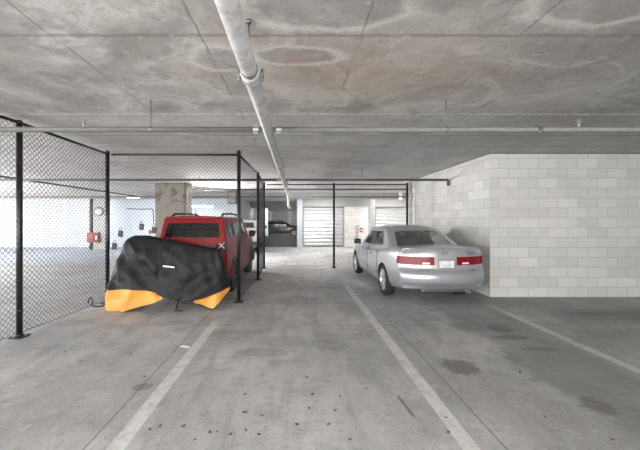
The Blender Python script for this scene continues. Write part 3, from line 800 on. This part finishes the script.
# ---- boxy SUV in three guises
def suv(root, L0, W, H, paint, glass, wheel_m, kind='red', S=2, belt_z=1.13, narrow=.86):
    hw = W / 2
    ys = [0, .07, .25, .48, .78, 1.1, 1.6, 2.1, 2.55, 3.0, 3.35, 3.7, 3.98, L0 - .05, L0]
    wf = [.93, .96, .98, .99, 1, 1, 1, 1, 1, .995, .99, .975, .95, .90, .84]
    belt = [belt_z + .02] * 3 + [belt_z + .015] * 3 + [belt_z] * 3 + [belt_z - .02, belt_z - .04, belt_z - .06, belt_z - .09, belt_z - .13, belt_z - .2]
    zr = [.27, .36, .58, .66, .78, .96, 1.09, 1.15]
    lat = [.92, .98, 1.0, .985, .985, .98, .96, .93]
    yr = [.06, .01, .0, .045, .05, .055, .065, .08]
    jf = [0, .34, .68, .94, 1.0]; Mh = 4; K = 7; N = len(ys) - 1
    def P(i, j, k):
        a = abs(j); s = 1 if j >= 0 else -1
        t_ = (zr[k] - .27) / .88; z = .27 + t_ * (belt[i] - .27)
        if k == K: z += .02 * (1 - jf[a] ** 2)
        y = ys[i]
        if i == 0: y += yr[k] + .06 * jf[a] ** 3
        if i == N: y -= .12 * jf[a] ** 2.5
        return (s * jf[a] * hw * wf[i] * lat[k], y - L0 / 2, z)
    def matf(side, i, j, k):
        if side == 'rear':
            a = j if j >= 0 else -j - 1
            if k <= 1: return 1
            if k in (5,) and a >= 2: return 2
        if side == 'side':
            if i == 0 and k == 5: return 0
            if k == 0: return 1
        if side == 'front':
            a = j if j >= 0 else -j - 1
            if k in (4, 5) and a < 2: return 1
            if k in (4, 5) and a >= 2: return 3
        if side == 'top' and 1 <= i <= 9 and -3 <= j <= 2: return 4
        return 0
    lower = dict(P=P, N=N, Mh=Mh, K=K, matf=matf, names={0: ('body', paint, False), 1: ('lower_cladding', M['trimgrey'], False), 2: ('tail_light', M['plastic'] if kind == 'red' else M['lens'], True), 3: ('headlight', M['clear'], True), 4: ('load_cover', M['plastic'], False)}, lift={2: .006})
    yb = [.05, .14, .80, .92, 1.72, 1.84, 2.66, 2.95, 3.08]
    yt = [.16, .20, .78, .90, 1.70, 1.80, 2.30, 2.42, 2.48]
    N2 = 8; wbv = hw * .96; wtv = hw * narrow
    z0 = belt_z - .01
    tk = [0, .10, .86, 1.0]; zk = [z0, z0 + .06, H - .10, H - .035]; ju = [0, .45, .90, 1.0]
    def PU(i, j, k):
        a = abs(j); s = 1 if j >= 0 else -1; t_ = tk[k]
        y = yb[i] + (yt[i] - yb[i]) * t_; x = s * ju[a] * (wbv + (wtv - wbv) * t_) * (.97 if i in (0, N2) else 1)
        z = zk[k]
        if k == 3: z += .035 * (1 - ju[a] ** 2)
        if i in (0, N2) and k < 3: y += (-1 if i == 0 else 1) * .04 * (1 - ju[a] ** 2)
        return (x, y - L0 / 2, z)
    def mu(side, i, j, k):
        if side in ('rear', 'front') and k == 1 and -2 <= j <= 1: return 1 if side == 'rear' else 2
        if side == 'side' and k == 1 and i in (2 - 1, 3, 5): return {1: 3, 3: 4, 5: 5}[i]
        if side == 'side' and k == 1 and i in (2, 4): return 6
        return 0
    upper = dict(P=PU, N=N2, Mh=3, K=3, matf=mu, names={0: ('roof', paint, False), 1: ('rear_window', glass, False), 2: ('windshield', M['glass'], False), 3: ('quarter_window', glass, True), 4: ('rear_side_window', glass, True), 5: ('front_side_window', glass, True), 6: ('door_pillar', M['plastic'], True)}, lift={q: -.004 for q in range(1, 6)})
    R = .345
    build_car(root, S, lower, upper, (.78 - L0 / 2, 3.35 - L0 / 2), R, .22, paint, wheel_m, glass, hw - .13, 6)
    Y = lambda y: y - L0 / 2
    for s in (-1, 1):
        bm = B(); add_box(bm, (s * (hw + .09), Y(2.72), belt_z + .07), (.18, .11, .17), .04, None, 3); mi = obj('side_mirror', bm, M['plastic'], root, smooth=50)
        bm = B(); add_tube(bm, [(s * wtv * .86, Y(.35), H - .03), (s * wtv * .86, Y(.5), H + .035), (s * wtv * .86, Y(1.3), H + .055), (s * wtv * .86, Y(2.1), H + .035), (s * wtv * .86, Y(2.25), H - .02)], .022, 8); obj('roof_rail', bm, M['plastic'], root)
        for yy in (1.15, 2.1):
            bm = B(); add_box(bm, (s * hw * .985, Y(yy), .98), (.03, .17, .03), .01); obj('door_handle', bm, M['plastic'], root)
    for ay in (.78, 3.35):
        for s in (-1, 1):
            bm = B(); pts = [(s * (hw * .985), Y(ay) + (R + .07) * math.cos(a), R + (R + .07) * math.sin(a)) for a in [PI * q / 12 for q in range(13)]]
            add_tube(bm, pts, .045, 8); obj('arch_flare', bm, M['trimgrey'], root)
    if kind == 'red':
        for s in (-1, 1):
            bm = B()
            for q in (-1, 1): add_box(bm, (0, 0, 0), (.022, .012, .17), .003, Matrix.Rotation(q * .78, 3, 'Y'))
            o = obj('light_cross', bm, M['clear'], root); o.location = (s * hw * .80, Y(.055), 1.075)
            bm = B(); add_box(bm, (0, 0, 0), (.21, .03, .21), .03, None, 3); o = obj('light_bezel', bm, M['plastic'], root); o.location = (s * hw * .80, Y(.075), 1.075)
            for dx, dz in ((0, .065), (0, -.065), (.065, 0), (-.065, 0)):
                bm = B(); add_box(bm, (0, 0, 0), (.05, .012, .05), .008); o = obj('light_lens', bm, M['lens'], root); o.location = (s * hw * .80 + dx, Y(.057), 1.075 + dz)
        me = text_mesh('Jeep', .11, .004); o = obj('lettering', me, M['chrome'], root); o.location = (0, Y(.045), 1.06)
        bm = B(); add_box(bm, (0, Y(.02), belt_z + .10), (.5, .012, .016), .003, Matrix.Rotation(.06, 3, 'Y')); add_tube(bm, [(.25, Y(.04), belt_z + .05), (.22, Y(.015), belt_z + .1)], .012, 6); obj('rear_wiper', bm, M['plastic'], root)
        obj('roof_spoiler', boxes(((0, Y(.13), H - .045), (wtv * 1.7, .22, .04), .015)), paint, root)
        obj('licence_plate', boxes(((0, Y(.035), .82), (.3, .012, .15), .003)), M['plate'], root)
        bm = B(); add_lathe(bm, [(.03, 0), (.02, .03), (.006, .05), (.004, .12), (0, .12)], n=8); o = obj('roof_antenna', bm, M['plastic'], root); o.location = (0, Y(.3), H)
    for x in (-.34, .34):
        bm = B(); add_box(bm, (x * W / 1.8, Y(2.0), belt_z + .10), (.42, .12, .4), .05, None, 3); st_ = obj('seat', bm, M['seat'], root, smooth=50)

red = thing('suv', 'red boxy SUV with dark rear window parked inside the fenced cage', 'car', (-2.06, 6.32 + 2.1, 0), 0)
suv(red, 4.2, 1.46, 1.67, M['red'], M['darkglass'], M['darkalloy'], 'red', belt_z=1.13, narrow=.82)
tr = thing('suv', 'pale silver SUV parked beyond the cage, half hidden by fence posts', 'car', (-3.35 + .55, 16.6 - 2.0, 0), PI)
tr.location = (X_at(247, 17.0), 17.0 + .4, 0); tr.rotation_euler = (0, 0, PI / 2 * 0)
suv(tr, 4.3, 1.55, 1.60, M['offwhite_paint'], M['darkglass'], M['alloy'], 'plain', 1, 1.10)
tr.scale = (1, .5, 1); tr.scale = (1, 1, 1)
dk = thing('suv', 'dark SUV parked sideways deep in the corridor behind the back fence', 'car', (-1.45, 30.5, 0), -PI / 2)
suv(dk, 4.2, 1.75, 1.45, M['navy'], M['darkglass'], M['alloy'], 'plain', 1, 1.08)

# ------------------------------------------------------------------ covered motorcycle
def motorcycle():
    D = 5.60; sc = F / D
    def xz(px, py, dx=.08, dz=0.0): return ((px - HX) * (D + dx) / F, EYE - (py - HY) * (D + dz) / F)
    top = [xz(*p, .19, .22) for p in ((106.5, 292), (108.5, 281), (112, 270), (117, 257), (122, 245), (127, 238), (133, 235.5), (147, 235.5), (167, 239.5), (184, 243.5), (200, 246.5), (212, 248), (219, 251), (224, 262), (227, 275), (229, 288))]
    x0, x1 = top[0][0], top[-1][0]; cx = (x0 + x1) / 2
    root = thing('motorcycle', 'motorcycle under a black and orange cover in front of the red car', 'motorcycle', (cx, D + .28, 0))
    def lerp(tab, x):
        if x <= tab[0][0]: return tab[0][1]
        for a, b in zip(tab, tab[1:]):
            if x <= b[0]:
                t_ = (x - a[0]) / (b[0] - a[0]); return a[1] + (b[1] - a[1]) * t_
        return tab[-1][1]
    hem = [xz(*p) for p in ((106.5, 311), (116, 311.5), (130, 309.5), (143, 306), (156, 302), (168, 297), (172, 297.5), (190, 299.5), (196, 301), (203, 304.5), (210, 308), (215, 308), (220, 303), (225, 296), (229, 291))]
    bnd = [xz(*p) for p in ((106.5, 291), (120, 290), (134, 289), (148, 289.5), (158, 292.5), (168, 297), (172, 297.5), (190, 299.5), (200, 299), (209, 297), (220, 293), (229, 289))]
    # depth: half-width of the cloth (front bulge) per station
    half = [(x0, .05), (x0 + .10, .20), (x0 + .30, .29), (x0 + .55, .34), (x0 + .9, .33), (x0 + 1.3, .33), (x0 + 1.8, .30), (x1 - .12, .22), (x1, .08)]
    NX = 120; r1, r2 = 7, 34
    us = []
    for i in range(NX + 1):
        t_ = i / NX; us.append(x0 + (x1 - x0) * (t_ + .05 * math.sin(2 * PI * t_) * -1))
    bm = B(); grid = []
    for i, x in enumerate(us):
        zt = lerp(top, x); zh = max(.012, lerp(hem, x)); zb = max(zh, lerp(bnd, x)); hw = lerp(half, x)
        zt = max(zt, zb + .02)
        ring = []
        prof = [zh + (zb - zh) * q / r1 for q in range(r1)] + [zb + (zt - zb) * (q / r2) for q in range(r2 + 1)]
        for sgn in (-1, 1):
            row = []
            for q, z in enumerate(prof):
                t_ = (z - 0) / max(zt, .05)
                wd = hw * (1.0 - .32 * t_) * math.sqrt(max(0, 1 - max(0, (t_ - .55) / .45) ** 2.4))
                flare = .05 * max(0, 1 - z / .5)
                p = Vector((x, 0, z))
                # draped folds: diagonal tension creases running to the low middle plus small crumples
                ph = (x - cx) * 5.5 + (z - .5) * (6.5 if x < cx - .1 else -4.5)
                fold = .022 * math.sin(ph * 1.7 + 2.2 * noise.noise(p * 2.2 + Vector((0, sgn * 3, 0)))) * (.35 + .65 * (1 - abs(2 * t_ - 1)))
                fold += .020 * noise.noise(Vector((x * 2.3, sgn * 5.0, z * 2.6))) + .009 * noise.noise(Vector((x * 6, sgn * 5.0, z * 5)))
                fold += .010 * (1 - 2.6 * abs(noise.noise(Vector((x * 4.2 + z * 3.0, sgn * 4.0, z * 1.8 - x * 1.2))))) + .003 * (1 - 3 * abs(noise.noise(Vector((x * 9 - z * 5.0, sgn * 7.0, z * 5)))))
                if zb - zh > .01 and z < zb: fold += .022 * math.sin(x * 17 + 3 * noise.noise(p * 3))
                y = sgn * max(0.0, wd + flare + 1.75 * fold * min(1, wd / .1)) * (1 if sgn < 0 else .40)
                lean = .02 * noise.noise(Vector((x * 2, 9, z * 2)))
                row.append(bm.verts.new((x - cx + lean * (1 if 2 < i < NX - 2 else 0), y, z)))
            ring.append(row)
        grid.append((ring, zb - zh))
    def fill(a, b, sgn, q, lo):
        ra, rb = grid[a][0][sgn], grid[b][0][sgn]
        vs = [ra[q], rb[q], rb[q + 1], ra[q + 1]]
        if lo and (grid[a][1] < .008 and grid[b][1] < .008): return
        f = bm.faces.new(vs); f.smooth = True
        f.material_index = (1 if us[a] < cx else 2) if lo else 0
    for i in range(NX):
        for s in (0, 1):
            for q in range(r1 + r2): fill(i, i + 1, s, q, q < r1)
    for e in (0, NX):
        for q in range(r1 + r2):
            ra, rb = grid[e][0]
            try:
                f = bm.faces.new((ra[q], rb[q], rb[q + 1], ra[q + 1])); f.material_index = (1 if e == 0 else 2) if q < r1 else 0; f.smooth = True
            except ValueError: pass
    for i in range(NX):       # ridge joins the two sides
        ra, rb = grid[i][0], grid[i + 1][0]
        try: bm.faces.new((ra[0][-1], rb[0][-1], rb[1][-1], ra[1][-1])).smooth = True
        except ValueError: pass
    bmesh.ops.remove_doubles(bm, verts=bm.verts, dist=.0008)
    bmesh.ops.recalc_face_normals(bm, faces=bm.faces)
    for f in bm.faces:
        if f.material_index == 2 and f.calc_center_median().x < xz(197, 300)[0] - cx: f.material_index = 0
    me = bpy.data.meshes.new('tmp'); bm.to_mesh(me); bm.free()
    split(me, {0: ('cover', M['cover'], False), 1: ('cover_hem_panel', M['orange'], False), 2: ('cover_hem_panel', M['orange'], False)}, root, 75)
    # pale reflective strip on the flank
    sx, sz = xz(171, 266.5)
    hw = lerp(half, sx)
    obj('reflective_strip', boxes(((sx - cx, -(hw * .74 + .055), sz), (.20, .02, .026), .004, Matrix.Rotation(.10, 3, 'Y') @ Matrix.Rotation(.15, 3, 'X'))), M['whitesign'], root)
    for wx, nm in ((x0 + .42, 'wheel'), (x1 - .42, 'wheel')):
        bm = B(); R = .30
        add_lathe(bm, [(R - .10, -.05), (R - .03, -.06), (R, -.025), (R, .025), (R - .03, .06), (R - .10, .05)], 'y', n=36, closed=True)
        w = obj(nm, bm, M['rubber'], root); w.location = (wx - cx, 0, R)
        bm = B(); add_lathe(bm, [(.03, -.05), (.03, .05)], 'y', n=12)
        for q in range(6):
            a = PI * q / 3; add_tube(bm, [(0, 0, 0), (.2 * math.cos(a), 0, .2 * math.sin(a))], .01, 6)
        obj('rim', bm, M['darkalloy'], w)
    bx = xz(179, 300)[0] - cx
    bm = B(); add_tube(bm, [(bx + .02, -.12, .32), (bx - .02, -.28, .03), (bx - .01, -.30, .012)], .013, 8); add_box(bm, (bx + .03, -.30, .012), (.14, .05, .02), .006); add_tube(bm, [(bx + .0, -.2, .2), (bx - .11, -.3, .1)], .01, 6); obj('kickstand', bm, M['black'], root)
    bm = B(); add_tube(bm, [(bx + .1, -.05, .34), (bx + .12, -.2, .16), (bx + .13, -.26, .13)], .012, 8); add_tube(bm, [(bx + .06, -.26, .13), (bx + .18, -.26, .13)], .016, 8); obj('foot_peg', bm, M['black'], root)
    bm = B(); add_box(bm, (bx + .08, 0, .34), (.42, .26, .3), .08, None, 3); add_tube(bm, [(bx + .1, -.14, .24), (bx + .75, -.14, .3)], .035, 10); obj('engine', bm, M['black'], root)
motorcycle()

# ------------------------------------------------------------------ small things
def padlock(px, py, d, label):
    o = thing('padlock', label, 'padlock', (X_at(px, d), d, Z_at(py, d) - .06), 0, 'black tags hooked on the cage mesh')
    bm = B(); add_box(bm, (0, -.018, .055), (.092, .03, .12), .014, Matrix.Rotation(.12, 3, 'Y'), 3); obj('lock_body', bm, M['black'], o)
    bm = B(); add_tube(bm, [(-.026, -.018, .10), (-.026, -.016, .14), (-.014, -.012, .165), (.008, -.012, .165), (.02, -.016, .14), (.02, -.018, .10)], .006, 8); obj('shackle', bm, M['steel'], o)
FD = 6.15
padlock(121, 233.5, FD, 'black padlock-shaped tag on the cage mesh, just left of the motorcycle cover top')
padlock(142, 226.5, FD, 'black padlock-shaped tag on the cage mesh, directly above the motorcycle cover peak')
padlock(115, 246, FD, 'lowest black padlock-shaped tag, by the left shoulder of the cover')
padlock(154.5, 230, FD, 'black padlock-shaped tag hanging from the cord beside the red car')
bm = B(); z_ = Z_at(209, FD); add_tube(bm, [(X_at(127, FD), FD - .02, z_ + .01), (X_at(140, FD), FD - .02, z_ - .005), (X_at(152.5, FD), FD - .02, z_), (X_at(153.5, FD), FD - .02, z_ - .03), (X_at(154.5, FD), FD - .025, Z_at(224, FD))], .008, 8)
tag(obj('cord', bm, M['plastic']), 'black cord strung on the cage mesh above the motorcycle cover', 'cord')
bm = B(); add_box(bm, (X_at(150.5, FD), FD - .02, Z_at(232, FD)), (.045, .012, .08), .004); tag(obj('tag', bm, M['redsign']), 'small red tag on the cage mesh next to the cord', 'tag')
# black strap on the floor by the left fence
dd = dist_floor(307.5); pts = []
for px, py, z in ((88, 304, .03), (89, 303, .10), (91.5, 302.5, .12), (93, 304, .05), (91, 306, .012), (95, 308, .012), (102, 307, .012), (106, 303, .012)):
    d = dist_floor(305.5 + (py - 305) * .6); pts.append((X_at(px, d), d, z))
bm = B(); add_tube(bm, pts, .011, 8); tag(obj('strap', bm, M['plastic']), 'short black strap lying curled on the floor at the left fence', 'strap')
# fire equipment on the far piers
d = 16.95
o = thing('fire_sign', 'red square sign on the dark standpipe at far left', 'sign', (X_at(90, d), d, Z_at(237.5, d)))
obj('sign_plate', boxes(((0, .02, 0), (.34, .02, .52), .004)), M['redsign'], o); obj('sign_mark', boxes(((0, .008, .1), (.2, .006, .04)), ((0, .008, 0), (.2, .006, .04))), mat('faded_red', (.36, .14, .12)), o)
o = thing('fire_cabinet', 'red fire extinguisher cabinet on the far grey column', 'cabinet', (X_at(97, d), d, Z_at(237.5, d)))
obj('cabinet_box', boxes(((0, -.04, 0), (.30, .17, .52), .01)), mat('cabinet_red', (.17, .035, .03), .5), o)
obj('cabinet_window', boxes(((.03, -.13, 0), (.07, .012, .20), .003)), M['whitesign'], o)
d = 16.97
o = thing('mounted_plate', 'round grey disc mounted high on the far grey column', 'plate', (X_at(99, d), d, Z_at(211.5, d)))
bm = B(); add_lathe(bm, [(0, -.06), (.05, -.06), (.17, -.05), (.23, -.02), (.23, .02)], 'y', n=24); obj('disc', bm, M['galv'], o)
bm = B(); add_lathe(bm, [(.23, -.03), (.25, -.03), (.25, .01), (.23, .01)], 'y', n=24, closed=True); obj('rim', bm, M['steel'], o)
d = FY - .03
o = thing('fire_sign', 'small red square sign on the white block pier ahead of the sedan mirror', 'sign', (X_at(361.5, d), d, Z_at(230, d)))
obj('sign_plate', boxes(((0, 0, 0), (.17, .02, .24), .003)), M['redsign'], o); obj('sign_mark', boxes(((0, -.012, 0), (.07, .006, .12))), M['whitesign'], o)
bm = B(); add_tube(bm, [(X_at(357, d), d, Z_at(246, d)), (X_at(357, d), d, Z_at(226, d)), (X_at(360, d), d, Z_at(225, d))], .025, 8); tag(obj('conduit', bm, M['galv']), 'grey conduit beside the small red sign on the block pier', 'pipe')
d = FY - .05
o = thing('ceiling_beacon', 'small orange-red glowing lamp near the ceiling above the sedan roof', 'lamp', (X_at(400.5, 16.3), 16.3, 2.76))
obj('base', boxes(((0, 0, .06), (.14, .14, .26), .01)), M['whitesign'], o)
bm = B(); add_lathe(bm, [(.05, -.07), (.075, -.08), (.085, -.13), (.06, -.17), (0, -.185)], n=16); obj('lens', bm, glow('orange_glow', (1, .35, .18), 2.5), o)

o = thing('mounted_junction_box', 'grey junction box under the slab right of the stained column', 'box', (X_at(232.5, 15.5), 15.5, 2.95))
obj('box_body', boxes(((0, 0, -.30), (.42, .3, .6), .02)), M['trimgrey'], o); obj('box_cover', boxes(((0, -.16, -.30), (.34, .02, .5), .006)), M['steel'], o)
# dry leaves and crumbs on the floor
rnd = random.Random(7)
def leaf_mesh(s, seed):
    r_ = random.Random(seed); bm = B(); n = 9
    prof = [0, .55, .9, 1, .95, .8, .55, .25, 0]
    top = []; 
    for i in range(n):
        x = (i / (n - 1) - .5) * s; w_ = prof[i] * s * .3 * r_.uniform(.8, 1.15) + .0006; cz = .004 + .010 * (i / (n - 1) - .5) ** 2 * 4 * s / .04
        top.append([bm.verts.new((x, w_, cz + .25 * w_)), bm.verts.new((x, 0, cz)), bm.verts.new((x, -w_, cz + .25 * w_))])
    low = [[bm.verts.new(v_.co - Vector((0, 0, .0012))) for v_ in r3] for r3 in top]
    for a, b, c, e in zip(top, top[1:], low, low[1:]):
        for q in (0, 1):
            bm.faces.new((a[q], b[q], b[q + 1], a[q + 1])); bm.faces.new((c[q + 1], e[q + 1], e[q], c[q]))
        bm.faces.new((a[0], c[0], e[0], b[0])); bm.faces.new((a[2], b[2], e[2], c[2]))
    me = bpy.data.meshes.new('dry_leaf'); bmesh.ops.recalc_face_normals(bm, faces=bm.faces); bm.to_mesh(me); bm.free(); return me
kinds = [leaf_mesh(.05, 1), leaf_mesh(.038, 2), leaf_mesh(.032, 3)]
for k, me in enumerate(kinds): me.materials.append(M['leaf'] if k != 1 else M['leafdark'])
spots = [(65, 352), (131, 168 / 2 + 270), (80, 362), (145, 377), (160, 427), (150, 430), (183, 427), (230, 435), (245, 413), (259, 435), (246, 431), (237, 340), (307, 378), (312, 395), (309, 409), (297, 425), (210, 433), (217, 432), (245, 395), (262, 416), (335, 411), (340, 397), (366, 389), (328, 425), (446, 418), (448, 433), (461, 342), (350, 440), (520, 373), (545, 417), (612, 440), (195, 440)]
for i, (px, py) in enumerate(spots):
    d = dist_floor(py); me = kinds[rnd.randrange(3)]
    o = bpy.data.objects.new('dry_leaf', me); C.objects.link(o)
    o.location = (X_at(px, d), d, .0); o.rotation_euler = (0, 0, rnd.uniform(0, 6.28)); q = rnd.uniform(.6, 1.05); o.scale = (q, q, q)
    tag(o, 'small dry brown leaf fragment lying loose on the grey concrete floor', 'leaf', 'dry leaf bits scattered on the floor')
d = dist_floor(347.5); bm = B()
add_tube(bm, [(X_at(180, d), d, .008), (X_at(184, d), d + .02, .012), (X_at(190, d), d - .01, .006)], .008, 6); add_box(bm, (X_at(186, d), d, .005), (.04, .02, .006), .002)
tag(obj('wrapper', bm, mat('dull_paper', (.5, .5, .49), .7)), 'scrap of white litter on the left painted stripe', 'litter')

# ------------------------------------------------------------------ world, camera
w = bpy.data.worlds.new('World'); bpy.context.scene.world = w; w.use_nodes = True
bg = w.node_tree.nodes['Background']; bg.inputs[0].default_value = (1, .997, .992, 1); bg.inputs[1].default_value = 6.0
cam = bpy.data.cameras.new('camera'); co = bpy.data.objects.new('camera', cam); C.objects.link(co)
co.location = (0, 0, EYE); co.rotation_euler = (PI / 2, 0, 0)
cam.sensor_fit = 'HORIZONTAL'; cam.sensor_width = 36; cam.lens = F / 640 * 36
cam.shift_x = (320 - HX) / 640; cam.shift_y = -(225 - HY) / 640
cam.clip_start = .05; cam.clip_end = 200
sc = bpy.context.scene; sc.camera = co
sc.view_settings.view_transform = 'Standard'; sc.view_settings.look = 'None'; sc.view_settings.gamma = 1; sc.view_settings.use_curve_mapping = False
sc.view_settings.exposure = 0.85
